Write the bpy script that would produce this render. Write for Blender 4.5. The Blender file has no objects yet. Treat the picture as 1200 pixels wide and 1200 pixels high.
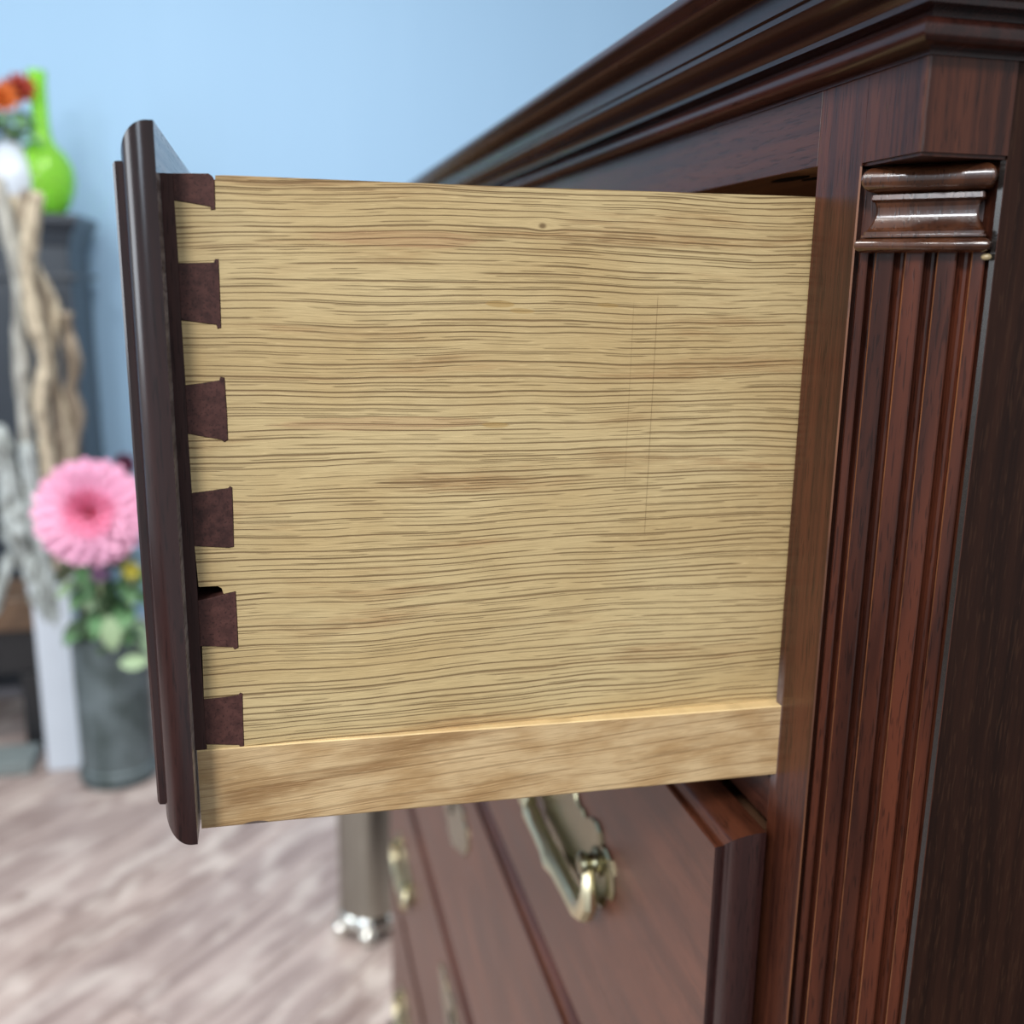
import bpy, bmesh, math, random
from math import sin, cos, pi, radians
from mathutils import Matrix, Vector

sc = bpy.context.scene
col = sc.collection
random.seed(7)

# ------------------------------------------------------------------ camera
F_PX = 1171.0
CAM = Vector((-0.0651207, -0.2673244, 0.0528057))
RR = ((0.9721246967, -0.2340462708, 0.0139970453),      # camera right
      (-0.0386751181, -0.2189470316, -0.9749699650),    # camera down
      (0.2312526960, 0.9472510441, -0.2218955838))      # camera forward
right, down, fwd = Vector(RR[0]), Vector(RR[1]), Vector(RR[2])
cd = bpy.data.cameras.new('camera')
cam = bpy.data.objects.new('camera', cd)
col.objects.link(cam)
cam.matrix_world = Matrix((
    (right.x, -down.x, -fwd.x, CAM.x),
    (right.y, -down.y, -fwd.y, CAM.y),
    (right.z, -down.z, -fwd.z, CAM.z),
    (0, 0, 0, 1)))
cd.sensor_width = 36.0
cd.lens = 36.0 * F_PX / 1200.0
cd.clip_start = 0.01
cd.dof.use_dof = True
cd.dof.focus_distance = 0.272
cd.dof.aperture_fstop = 9.0
sc.camera = cam

# ------------------------------------------------------------------ view, world, lights
sc.view_settings.view_transform = 'Standard'
sc.view_settings.look = 'None'
sc.view_settings.gamma = 1.0
sc.view_settings.exposure = 0.62
sc.view_settings.use_curve_mapping = False

world = bpy.data.worlds.new('world')
sc.world = world
world.use_nodes = True
bg = world.node_tree.nodes['Background']
bg.inputs[0].default_value = (0.86, 0.93, 1.0, 1)
bg.inputs[1].default_value = 0.42

def area(name, loc, target, sx, sy, power, colr=(1, 1, 1)):
    ld = bpy.data.lights.new(name, 'AREA')
    ld.shape = 'RECTANGLE'
    ld.size, ld.size_y = sx, sy
    ld.energy = power
    ld.color = colr
    o = bpy.data.objects.new(name, ld)
    col.objects.link(o)
    o.location = loc
    d = Vector(target) - Vector(loc)
    o.rotation_euler = d.to_track_quat('-Z', 'Y').to_euler()
    return o

area('ceiling_lamp', (-1.25, -1.85, 1.55), (-1.05, -1.60, 0), 0.50, 0.50, 47, (1, 0.965, 0.92))
area('ceiling_lamp', (-1.75, -0.60, 1.55), (-1.75, -0.60, 0), 0.45, 0.45, 12, (1, 0.97, 0.93))
area('ceiling_lamp', (-0.95, 0.90, 1.55), (-0.95, 1.00, 0), 0.7, 0.7, 14, (1, 0.97, 0.93))
area('ceiling_lamp', (-0.10, 1.15, 1.55), (-0.15, 1.25, 0), 0.7, 0.7, 24, (1, 0.97, 0.93))
area('track_spotlight', (-2.33, -1.44, 1.55), (0.1, -0.03, 0.07), 0.12, 0.12, 5, (0.93, 0.96, 1.0))
area('track_spotlight', (-2.25, -1.57, 1.55), (0.1, -0.03, 0.07), 0.12, 0.12, 5, (0.93, 0.96, 1.0))
area('shop_window', (-2.2, -2.20, 0.85), (0, 0.1, 0.0), 0.75, 1.05, 14, (0.74, 0.86, 1.0))
area('shop_window', (-3.2, 0.60, 0.45), (0, 0.6, -0.1), 1.3, 1.3, 20, (0.86, 0.93, 1.0))

# ------------------------------------------------------------------ helpers
def at(px, py, Y):
    """point where the sight line of a picture spot meets the plane y = Y (used once, for setting out)"""
    a, b = (px - 600) / F_PX, (py - 600) / F_PX
    d = right * a + down * b + fwd
    return CAM + d * ((Y - CAM.y) / d.y)

class MB:
    def __init__(s):
        s.v, s.f, s.m, s.sm = [], [], [], []
    def vert(s, p):
        s.v.append(tuple(p)); return len(s.v) - 1
    def face(s, idx, mi=0, sm=False):
        s.f.append(tuple(idx)); s.m.append(mi); s.sm.append(sm)
    def box(s, x0, x1, y0, y1, z0, z1, mi=0):
        b = len(s.v)
        for z in (z0, z1):
            for (x, y) in ((x0, y0), (x1, y0), (x1, y1), (x0, y1)):
                s.v.append((x, y, z))
        for q in ((3, 2, 1, 0), (4, 5, 6, 7), (0, 1, 5, 4), (1, 2, 6, 5), (2, 3, 7, 6), (3, 0, 4, 7)):
            s.face([b + i for i in q], mi)
    def prism(s, pts, fn, a, b_, mi=0, mats=None, smooth=False):
        """closed outline pts (2-D), fn(p, t) -> 3-D, extruded between a and b_"""
        n = len(pts); o = len(s.v)
        for t in (a, b_):
            for p in pts: s.v.append(tuple(fn(p, t)))
        s.face([o + i for i in range(n)][::-1], mi)
        s.face([o + n + i for i in range(n)], mi)
        for i in range(n):
            j = (i + 1) % n
            s.face((o + i, o + j, o + n + j, o + n + i), mats[i] if mats else mi, smooth)
    def loft(s, rings, closed=True, caps=True, mi=0, sm=True):
        o = len(s.v); n = len(rings[0])
        for r in rings:
            for p in r: s.v.append(tuple(p))
        for k in range(len(rings) - 1):
            for i in range(n if closed else n - 1):
                j = (i + 1) % n
                s.face((o + k*n + i, o + k*n + j, o + (k+1)*n + j, o + (k+1)*n + i), mi, sm)
        if caps:
            s.face([o + i for i in range(n)][::-1], mi)
            s.face([o + (len(rings)-1)*n + i for i in range(n)], mi)
    def lathe(s, prof, c=(0, 0, 0), seg=24, mi=0, sm=True, caps=True):
        s.loft([[(c[0] + r*cos(2*pi*i/seg), c[1] + r*sin(2*pi*i/seg), c[2] + z) for i in range(seg)] for r, z in prof], True, caps, mi, sm)
    def tube(s, pts, rad, seg=10, mi=0, wob=0.0):
        pts = [Vector(p) for p in pts]
        n = len(pts)
        if not hasattr(rad, '__len__'): rad = [rad] * n
        rings = []
        up = Vector((0.31, 0.87, 0.38))
        for i, p in enumerate(pts):
            t = (pts[min(i+1, n-1)] - pts[max(i-1, 0)]).normalized()
            a = t.cross(up).normalized(); b = t.cross(a).normalized()
            rings.append([p + (a*cos(2*pi*k/seg) + b*sin(2*pi*k/seg)) * rad[i] * (1 + wob*random.uniform(-1, 1)) for k in range(seg)])
        s.loft(rings, True, True, mi, True)
    def ball(s, c, r, seg=14, rings=8, sx=1, sy=1, sz=1, mi=0):
        prof = [[(c[0] + sx*r*sin(pi*k/rings)*cos(2*pi*i/seg), c[1] + sy*r*sin(pi*k/rings)*sin(2*pi*i/seg), c[2] - sz*r*cos(pi*k/rings)) for i in range(seg)] for k in range(1, rings)]
        s.loft(prof, True, True, mi, True)
    def mesh(s, name, mats, weld=False):
        me = bpy.data.meshes.new(name)
        me.from_pydata(s.v, [], s.f)
        if weld: s.sm = [True]*len(s.f)
        for m in (mats if isinstance(mats, (list, tuple)) else [mats]): me.materials.append(m)
        me.polygons.foreach_set('material_index', s.m)
        me.polygons.foreach_set('use_smooth', s.sm)
        bm = bmesh.new(); bm.from_mesh(me)
        if weld: bmesh.ops.remove_doubles(bm, verts=bm.verts, dist=1e-6)
        bmesh.ops.recalc_face_normals(bm, faces=bm.faces)
        for e in bm.edges:
            if len(e.link_faces) != 2 or e.calc_face_angle(0) > 0.55: e.smooth = False
        bm.to_mesh(me); bm.free()
        return me
    def build(s, name, mats, parent=None, loc=None, bevel=0, weld=False):
        return link(name, s.mesh(name, mats, weld), parent, loc, bevel)

ROOT = {}
def link(name, me, parent=None, loc=None, bevel=0):
    """without loc the mesh is given in scene metres whatever its parent's place"""
    o = bpy.data.objects.new(name, me); col.objects.link(o)
    if parent is not None:
        o.parent = parent
        base = ROOT.get(parent.name, Vector((0, 0, 0)))
        if loc is None:
            o.location = -base
        else:
            o.location = Vector(loc) - base
    elif loc is not None:
        o.location = loc
    ROOT[o.name] = Vector((0, 0, 0)) if loc is None else Vector(loc)
    if bevel:
        b = o.modifiers.new('edge', 'BEVEL'); b.width = bevel; b.segments = 2; b.limit_method = 'ANGLE'; b.angle_limit = radians(40)
    return o

def thing(name, label, cat, loc, group=None):
    o = bpy.data.objects.new(name, None); col.objects.link(o)
    o.location = loc; o.empty_display_size = 0.05
    ROOT[o.name] = Vector(loc)
    return tag(o, label, cat, group)

def tag(o, label, cat, group=None):
    o['label'] = label; o['category'] = cat
    if group: o['group'] = group
    return o

# ------------------------------------------------------------------ node helper
class N:
    def __init__(s, name):
        s.mat = bpy.data.materials.new(name); s.mat.use_nodes = True
        s.t = s.mat.node_tree; s.b = s.t.nodes['Principled BSDF']
    def n(s, ty, **kw):
        x = s.t.nodes.new(ty)
        for k, v in kw.items(): setattr(x, k, v)
        return x
    def put(s, sock, v):
        if hasattr(v, 'is_linked') or hasattr(v, 'links'): s.t.links.new(v, sock)
        else: sock.default_value = v
    def m(s, op, a, b=None, c=None, clamp=False):
        x = s.n('ShaderNodeMath', operation=op); x.use_clamp = clamp
        s.put(x.inputs[0], a)
        if b is not None: s.put(x.inputs[1], b)
        if c is not None: s.put(x.inputs[2], c)
        return x.outputs[0]
    def step(s, v, lo, hi):
        x = s.n('ShaderNodeMapRange', interpolation_type='SMOOTHSTEP')
        s.put(x.inputs['Value'], v); s.put(x.inputs['From Min'], lo); s.put(x.inputs['From Max'], hi)
        return x.outputs[0]
    def xyz(s, x, y, z):
        c = s.n('ShaderNodeCombineXYZ'); s.put(c.inputs[0], x); s.put(c.inputs[1], y); s.put(c.inputs[2], z); return c.outputs[0]
    def obj(s):
        tc = s.n('ShaderNodeTexCoord'); sp = s.n('ShaderNodeSeparateXYZ'); s.t.links.new(tc.outputs['Object'], sp.inputs[0])
        return sp.outputs[0], sp.outputs[1], sp.outputs[2]
    def noise(s, vec, scale=1.0, detail=2.0, rough=0.5, dist=0.0):
        x = s.n('ShaderNodeTexNoise'); s.put(x.inputs['Vector'], vec); s.put(x.inputs['Scale'], scale)
        s.put(x.inputs['Detail'], detail); s.put(x.inputs['Roughness'], rough); s.put(x.inputs['Distortion'], dist)
        return x.outputs['Fac']
    def mix(s, f, a, b):
        x = s.n('ShaderNodeMix', data_type='RGBA'); s.put(x.inputs[0], f)
        s.put(x.inputs[6], a if hasattr(a, 'links') else (*a, 1)); s.put(x.inputs[7], b if hasattr(b, 'links') else (*b, 1))
        return x.outputs[2]
    def bump(s, h, strength, dist):
        x = s.n('ShaderNodeBump'); s.put(x.inputs['Height'], h); x.inputs['Strength'].default_value = strength; x.inputs['Distance'].default_value = dist
        s.t.links.new(x.outputs[0], s.b.inputs['Normal'])
    def rnd(s):
        return s.n('ShaderNodeObjectInfo').outputs['Random']
    def base(s, c): s.put(s.b.inputs['Base Color'], c if hasattr(c, 'links') else (*c, 1))
    def rough(s, v): s.put(s.b.inputs['Roughness'], v)

def plain(name, c, rough=0.5, metal=0.0, var=0.15, scale=40, coat=0.0, spec=None):
    k = N(name); x, y, z = k.obj()
    f = k.noise(k.xyz(x, y, z), scale, 3)
    d = tuple(v*(1-var) for v in c); l = tuple(min(1, v*(1+var)) for v in c)
    k.base(k.mix(f, d, l)); k.rough(rough)
    k.b.inputs['Metallic'].default_value = metal
    k.b.inputs['Coat Weight'].default_value = coat
    if spec is not None: k.b.inputs['Specular IOR Level'].default_value = spec
    return k.mat

def wood_dark(name, axis, dark, light, rough=0.28, grain=1.0, off=0.0, coat=0.0, pores=0.5, spec=0.5, worn=None, pcol=None, bmp=0.25):
    """polished mahogany: long grain streaks along one axis, short dark pores"""
    k = N(name); p = list(k.obj()); al = p[axis]; ac = [p[i] for i in range(3) if i != axis]
    w = k.noise(k.xyz(k.m('MULTIPLY', al, 5.0), k.m('MULTIPLY', ac[0], 14.0), k.m('MULTIPLY', ac[1], 14.0)), 1.0, 2)
    g = k.noise(k.xyz(k.m('MULTIPLY_ADD', al, 7.0, off), k.m('MULTIPLY_ADD', ac[0], 230.0*grain, k.m('MULTIPLY', w, 3.0)), k.m('MULTIPLY', ac[1], 230.0*grain)), 1.0, 4, 0.6)
    pr = k.noise(k.xyz(k.m('MULTIPLY_ADD', al, 130.0, off), k.m('MULTIPLY', ac[0], 1500.0), k.m('MULTIPLY', ac[1], 1500.0)), 1.0, 1)
    big = k.noise(k.xyz(k.m('MULTIPLY_ADD', al, 9.0, off), k.m('MULTIPLY', ac[0], 30.0), k.m('MULTIPLY', ac[1], 30.0)), 1.0, 2)
    f = k.m('ADD', k.m('MULTIPLY', k.step(g, 0.32, 0.68), 0.6), k.m('MULTIPLY', k.step(big, 0.3, 0.7), 0.4))
    c = k.mix(f, dark, light)
    pm = k.step(pr, 0.57, 0.68)
    c = k.mix(k.m('MULTIPLY', pm, pores), c, pcol or tuple(v*0.35 for v in dark))
    if worn:
        c = worn(k, p, c)
    k.base(c)
    k.rough(k.m('MULTIPLY_ADD', g, 0.12, rough - 0.06))
    k.b.inputs['Specular IOR Level'].default_value = spec
    k.b.inputs['Coat Weight'].default_value = coat
    k.b.inputs['Coat Roughness'].default_value = 0.12
    k.bump(k.m('ADD', k.m('MULTIPLY', g, 0.5), k.m('MULTIPLY', pm, -0.4)), bmp, 0.00015)
    return k.mat

def oak(name, light, mid, warm, line, period=0.0019, knot=None, marks=False, slope=0.0, depth=1.0, lines=1.0, cloud=1.0, cs=1.0, stains=()):
    """plain-sawn oak seen on its face: long fine pore lines along x, darker ray-flecked bands"""
    k = N(name); x, y, z = k.obj()
    if slope: z = k.m('MULTIPLY_ADD', x, slope, z)
    if knot:
        kx, kz, kr = knot
        dx = k.m('SUBTRACT', x, kx); dz = k.m('SUBTRACT', z, kz)
        d2 = k.m('ADD', k.m('MULTIPLY', k.m('MULTIPLY', dx, dx), 0.16), k.m('MULTIPLY', dz, dz))
        e = k.m('EXPONENT', k.m('MULTIPLY', d2, -1.0/(kr*kr*2.2)))
        z = k.m('SUBTRACT', z, k.m('MULTIPLY', k.m('MULTIPLY', dz, e), 0.75))
        rr = k.m('SQRT', k.m('ADD', k.m('MULTIPLY', k.m('MULTIPLY', dx, dx), 0.5), k.m('MULTIPLY', dz, dz)))
    w1 = k.noise(k.xyz(k.m('MULTIPLY', x, 9.0), 0.0, k.m('MULTIPLY', z, 22.0)), 1.0, 2)
    w2 = k.noise(k.xyz(k.m('MULTIPLY', x, 70.0), 3.0, k.m('MULTIPLY', z, 110.0)), 1.0, 2)
    zz = k.m('ADD', z, k.m('ADD', k.m('MULTIPLY', w1, 0.009), k.m('MULTIPLY', w2, 0.0005)))
    def layer(per, seed, lo, hi, th, fx):
        u = k.m('ADD', k.m('DIVIDE', zz, per), seed)
        i = k.m('FLOOR', u); fr = k.m('SUBTRACT', k.m('SUBTRACT', u, i), 0.5)
        wn = k.n('ShaderNodeTexWhiteNoise', noise_dimensions='1D'); k.put(wn.inputs['W'], i)
        r = wn.outputs['Value']
        dd = k.m('ABSOLUTE', k.m('ADD', fr, k.m('MULTIPLY', k.m('SUBTRACT', r, 0.5), 0.55)))
        msk = k.noise(k.xyz(k.m('MULTIPLY', x, fx), k.m('MULTIPLY', r, 90.0), k.m('ADD', k.m('MULTIPLY', i, 3.7), seed)), 1.0, 1)
        mm = k.step(msk, lo, hi)
        wide = k.m('MULTIPLY', k.m('MULTIPLY_ADD', r, 0.7, 0.5), th)
        return k.m('MULTIPLY', k.m('SUBTRACT', 1.0, k.step(dd, k.m('MULTIPLY', wide, 0.25), wide)), mm)
    la = layer(period, 0.0, 0.36, 0.43, 0.165, 20.0)
    lb = layer(period*0.62, 17.3, 0.50, 0.56, 0.18, 50.0)
    band = k.noise(k.xyz(k.m('MULTIPLY', x, 11.0), 5.0, k.m('MULTIPLY', zz, 95.0)), 1.0, 3, 0.6)
    bm_ = k.step(band, 0.53, 0.72)
    lc = k.m('MULTIPLY', layer(period*0.33, 41.7, 0.42, 0.55, 0.42, 60.0), bm_)
    fine = k.noise(k.xyz(k.m('MULTIPLY', x, 90.0), 2.0, k.m('MULTIPLY', zz, 2600.0)), 1.0, 2)
    cl = k.noise(k.xyz(k.m('MULTIPLY', x, 16.0*cs), 9.0, k.m('MULTIPLY', zz, 40.0*cs)), 1.0, 3)
    c = k.mix(k.step(cl, 0.33, 0.68), light, mid)
    c = k.mix(k.m('MULTIPLY', bm_, 0.55*cloud), c, warm)
    c = k.mix(k.m('MULTIPLY', k.step(fine, 0.46, 0.70), 0.36), c, tuple(v*0.62 for v in mid))
    L = k.m('MAXIMUM', k.m('MAXIMUM', la, k.m('MULTIPLY', lb, 0.7)), k.m('MULTIPLY', lc, 0.8))
    sp_ = k.noise(k.xyz(k.m('MULTIPLY', x, 170.0), 7.0, k.m('MULTIPLY', zz, 2300.0)), 1.0, 2)
    c = k.mix(k.m('MULTIPLY', k.step(sp_, 0.56, 0.74), 0.35), c, tuple(min(1, v*1.35) for v in light))
    c = k.mix(k.m('MULTIPLY', k.m('MULTIPLY', k.step(sp_, 0.50, 0.36), bm_), 0.5), c, warm)
    c = k.mix(k.m('MULTIPLY', L, 0.78*lines), c, line)
    if knot:
        c = k.mix(k.m('MULTIPLY', k.m('SUBTRACT', 1.0, k.step(rr, kr*0.25, kr)), 0.8), c, tuple(v*0.9 for v in line))
    for (sx, sz, ra, rb, sc_, sa) in stains:
        e = k.m('ADD', k.m('POWER', k.m('DIVIDE', k.m('SUBTRACT', k.m('MULTIPLY_ADD', z, 0.9, x), sx + 0.9*sz), ra), 2.0), k.m('POWER', k.m('DIVIDE', k.m('SUBTRACT', z, sz), rb), 2.0))
        e = k.m('MULTIPLY_ADD', w2, 1.6, k.m('SUBTRACT', e, 0.8))
        c = k.mix(k.m('MULTIPLY', k.m('SUBTRACT', 1.0, k.step(e, 0.7, 1.15)), sa), c, sc_)
    if marks:
        for (mx, z0, z1, a) in marks:
            mk = k.m('SUBTRACT', 1.0, k.step(k.m('ABSOLUTE', k.m('SUBTRACT', k.m('MULTIPLY_ADD', z, -0.012, x), mx)), 0.00004, 0.00016))
            zi = k.m('MULTIPLY', k.step(z, z0, z0+0.004), k.m('SUBTRACT', 1.0, k.step(z, z1-0.004, z1)))
            c = k.mix(k.m('MULTIPLY', k.m('MULTIPLY', mk, zi), a), c, line)
    k.base(c); k.rough(0.48)
    k.b.inputs['Specular IOR Level'].default_value = 0.3
    k.bump(k.m('ADD', k.m('MULTIPLY', L, -1.0*depth), k.m('MULTIPLY', fine, 0.9)), 0.6, 0.00025)
    return k.mat

# ------------------------------------------------------------------ materials
MD, ML = (0.022, 0.0068, 0.0046), (0.075, 0.022, 0.012)
m_post = wood_dark('mahogany_upright_grain', 2, MD, (0.088, 0.026, 0.013), 0.31, 1.8, 0.0, spec=0.34)
m_rail = wood_dark('mahogany_level_grain', 1, MD, (0.070, 0.022, 0.013), 0.31, 1.5, 3.0, spec=0.38)
m_cornice = wood_dark('mahogany_cornice', 1, (0.014, 0.0050, 0.0038), (0.048, 0.013, 0.0085), 0.26, 0.9, 5.0, bmp=0.1)
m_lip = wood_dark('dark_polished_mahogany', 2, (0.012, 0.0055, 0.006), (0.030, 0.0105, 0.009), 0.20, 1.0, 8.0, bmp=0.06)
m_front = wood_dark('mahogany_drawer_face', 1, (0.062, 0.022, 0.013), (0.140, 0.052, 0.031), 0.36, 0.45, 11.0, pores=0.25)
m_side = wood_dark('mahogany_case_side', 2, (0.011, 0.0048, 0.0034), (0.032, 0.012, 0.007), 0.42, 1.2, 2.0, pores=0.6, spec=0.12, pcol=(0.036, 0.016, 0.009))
m_column = wood_dark('mahogany_fluting', 2, (0.014, 0.005, 0.004), (0.088, 0.023, 0.011), 0.20, 0.55, 13.0, spec=0.34)
m_arris = plain('grey_rubbed_arris', (0.016, 0.013, 0.012), 0.22, var=0.5, scale=900)
m_capital = wood_dark('mahogany_capital', 2, (0.020, 0.0075, 0.005), (0.080, 0.027, 0.011), 0.20, 0.8, 4.0, coat=0.8)
m_worn = wood_dark('rubbed_edge_wood', 2, (0.055, 0.018, 0.008), (0.24, 0.09, 0.034), 0.4, 1.0, 1.0)
m_raw = wood_dark('raw_mahogany_end_grain', 1, (0.032, 0.012, 0.011), (0.095, 0.038, 0.032), 0.55, 1.6, 9.0, spec=0.25)
m_liptop = wood_dark('red_mahogany_moulding', 1, (0.036, 0.011, 0.006), (0.115, 0.034, 0.016), 0.30, 0.6, 18.0)
m_unfin = wood_dark('unfinished_wood_wall_sheen', 1, (0.11, 0.085, 0.08), (0.62, 0.56, 0.54), 0.34, 2.2, 30.0, pores=0.9, spec=0.7, coat=0.5)  # raw wood, paled to put the wall's grazing reflection into its colour
m_body = wood_dark('drawer_front_edge', 2, (0.026, 0.010, 0.009), (0.062, 0.026, 0.022), 0.5, 1.4, 12.0, spec=0.25)
m_inside = wood_dark('bare_secondary_wood', 1, (0.12, 0.058, 0.032), (0.20, 0.105, 0.06), 0.7, 1.0, 15.0, spec=0.2)
m_black = plain('black_hole_shade', (0.004, 0.003, 0.003), 0.9, spec=0.1)  # painted-in darkness for the insides of screw pockets and keyholes
def stile_wear(k, p, c):
    # finish rubbed away beside the drawer opening
    a = k.m('SUBTRACT', 1.0, k.step(p[1], -0.0062, -0.0042))
    a = k.m('SUBTRACT', 1.0, a)
    b = k.m('MULTIPLY', k.step(p[2], -0.104, -0.098), k.m('SUBTRACT', 1.0, k.step(p[2], -0.072, -0.055)))
    nz = k.noise(k.xyz(k.m('MULTIPLY', p[0], 300.0), k.m('MULTIPLY', p[1], 900.0), k.m('MULTIPLY', p[2], 260.0)), 1.0, 3)
    return k.mix(k.m('MULTIPLY', k.m('MULTIPLY', a, b), k.m('MULTIPLY_ADD', nz, 1.0, 0.2)), c, (0.16, 0.125, 0.13))
m_stile = wood_dark('mahogany_stile', 2, MD, (0.095, 0.027, 0.013), 0.30, 1.7, 21.0, spec=0.36, worn=stile_wear)

m_oak = oak('oak_drawer_side', (0.545, 0.415, 0.215), (0.475, 0.340, 0.162), (0.36, 0.20, 0.085), (0.12, 0.064, 0.024),
            stains=((-0.0038, 0.0477, 0.0042, 0.0009, (0.36, 0.22, 0.07), 0.6), (0.0022, 0.0459, 0.0036, 0.0008, (0.36, 0.22, 0.07), 0.5), (-0.0048, 0.0150, 0.0040, 0.0009, (0.36, 0.22, 0.07), 0.6), (0.0264, 0.0476, 0.0030, 0.0006, (0.36, 0.22, 0.07), 0.5), (-0.030, 0.0640, 0.022, 0.0022, (0.40, 0.215, 0.11), 0.35), (-0.036, 0.0160, 0.030, 0.0018, (0.40, 0.22, 0.11), 0.35)),
            knot=(0.0074, 0.0682, 0.0011),
            marks=((0.0405, -0.02, 0.052, 0.55), (0.0335, -0.005, 0.05, 0.3)))
m_runner = oak('oak_runner_strip', (0.56, 0.40, 0.22), (0.40, 0.25, 0.115), (0.26, 0.145, 0.06), (0.20, 0.105, 0.04),
               period=0.0042, slope=-0.06, lines=0.45, depth=0.6, cloud=1.6, cs=3.0,
               stains=((-0.0735, -0.0931, 0.0036, 0.0008, (0.04, 0.035, 0.045), 0.85),))
m_oakedge = oak('bare_oak_lit_edge', (0.82, 0.62, 0.33), (0.74, 0.54, 0.27), (0.6, 0.4, 0.2), (0.45, 0.28, 0.12), lines=0.3, depth=0.3)  # runner's ledge: bare yellow oak, overhead light also put into its tone

m_brass = plain('aged_brass', (0.74, 0.67, 0.46), 0.40, 1.0, 0.2, 60)
m_brassdark = plain('dark_aged_brass', (0.34, 0.31, 0.20), 0.26, 1.0, 0.25, 80)

# ------------------------------------------------------------------ setting
FZ = -1.10
m_wall = N('pale_blue_paint'); x_, y_, z_ = m_wall.obj()
m_wall.base(m_wall.mix(m_wall.noise(m_wall.xyz(m_wall.m('MULTIPLY', x_, 9.0), 0.0, m_wall.m('MULTIPLY', z_, 0.6)), 1.0, 2), (0.315, 0.50, 0.70), (0.335, 0.525, 0.725)))
m_wall.rough(0.75); m_wall = m_wall.mat
w = MB(); w.box(-4.0, 4.0, 2.95, 3.05, FZ, 1.7)
o = w.build('wall_back', m_wall); o['kind'] = 'structure'
w = MB(); w.box(-4.0, 4.0, 2.93, 2.95, FZ, FZ + 0.09); w.box(-4.0, 4.0, 2.938, 2.95, FZ + 0.09, FZ + 0.105)
o = w.build('baseboard_back', plain('white_skirting_paint', (0.72, 0.74, 0.76), 0.5, var=0.05)); o['kind'] = 'structure'

k = N('worn_floor_board'); x_, y_, z_ = k.obj(); r_ = k.rnd()
gr = k.noise(k.xyz(k.m('MULTIPLY_ADD', x_, 3.2, k.m('MULTIPLY', r_, 60.0)), k.m('MULTIPLY_ADD', y_, 34.0, k.m('MULTIPLY', r_, 40.0)), 0.0), 1.0, 4, 0.6, 0.6)
g2 = k.noise(k.xyz(k.m('MULTIPLY_ADD', x_, 9.0, k.m('MULTIPLY', r_, 90.0)), k.m('MULTIPLY', y_, 16.0), 4.0), 1.0, 2)
c = k.mix(k.step(gr, 0.3, 0.7), (0.19, 0.135, 0.12), (0.46, 0.375, 0.34))
c = k.mix(k.m('MULTIPLY', k.step(g2, 0.48, 0.68), 0.6), c, (0.62, 0.55, 0.50))
c = k.mix(k.m('MULTIPLY', r_, 0.45), c, (0.27, 0.22, 0.215))
k.base(c); k.rough(0.42); k.bump(gr, 0.2, 0.001)
m_plank = k.mat
w = MB(); w.box(-4.0, 4.0, -2.0, 3.05, FZ - 0.05, FZ - 0.008)
floor = w.build('floor', plain('dark_floor_underlay', (0.06, 0.05, 0.045), 0.8)); floor['kind'] = 'structure'
PW, PL = 0.14, 0.92
w = MB(); b = 0.0016
w.prism([(-PW/2, -0.008), (PW/2, -0.008), (PW/2, -b), (PW/2 - b, 0), (-PW/2 + b, 0), (-PW/2, -b)], lambda p, t: (t, p[0], p[1]), -PL/2 + 0.0006, PL/2 - 0.0006)
plank_me = w.mesh('plank', m_plank)
ang = radians(46)
ux, uy = Vector((cos(ang), sin(ang), 0)), Vector((-sin(ang), cos(ang), 0))
for j in range(-40, 41):
    for i in range(-8, 9):
        p = ux * ((i + (j * 0.37) % 1.0) * PL) + uy * (j * (PW + 0.0006)) + Vector((-0.2, 1.9, FZ))
        lo_, hi_ = -PL/2, PL/2
        if not (-2.6 < p.x < 1.6 and -0.2 < p.y < 3.35): continue
        hi_ = min(hi_, (2.935 - PW*0.5*cos(ang) - p.y)/sin(ang))      # cut to length at the wall
        if hi_ - lo_ < 0.12: continue
        o = bpy.data.objects.new('plank', plank_me); col.objects.link(o)
        o.parent = floor; o.location = p + ux*((lo_ + hi_)/2); o.rotation_euler.z = ang; o.scale.x = (hi_ - lo_)/PL

# ------------------------------------------------------------------ the chest of drawers
XF = 0.0864                 # case front plane
YO0, YO1 = -0.0015, 0.948   # drawer opening
chest = thing('chest_of_drawers', 'tall dark mahogany chest with fluted corner, moulded cornice and its top drawer pulled out', 'chest of drawers', (0.33, 0.45, FZ))
A = Vector((XF, -0.0235)); B = Vector((0.1095, -0.048))
T = (B - A).normalized(); NW = Vector((T.y, -T.x)); CW = (B - A).length
if NW.x > 0: NW = -NW
def cp(u, w): return A + T*u + NW*w
def zex(p, t): return (p[0], p[1], t)
ZT, ZB = 0.108, FZ + 0.10

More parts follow.
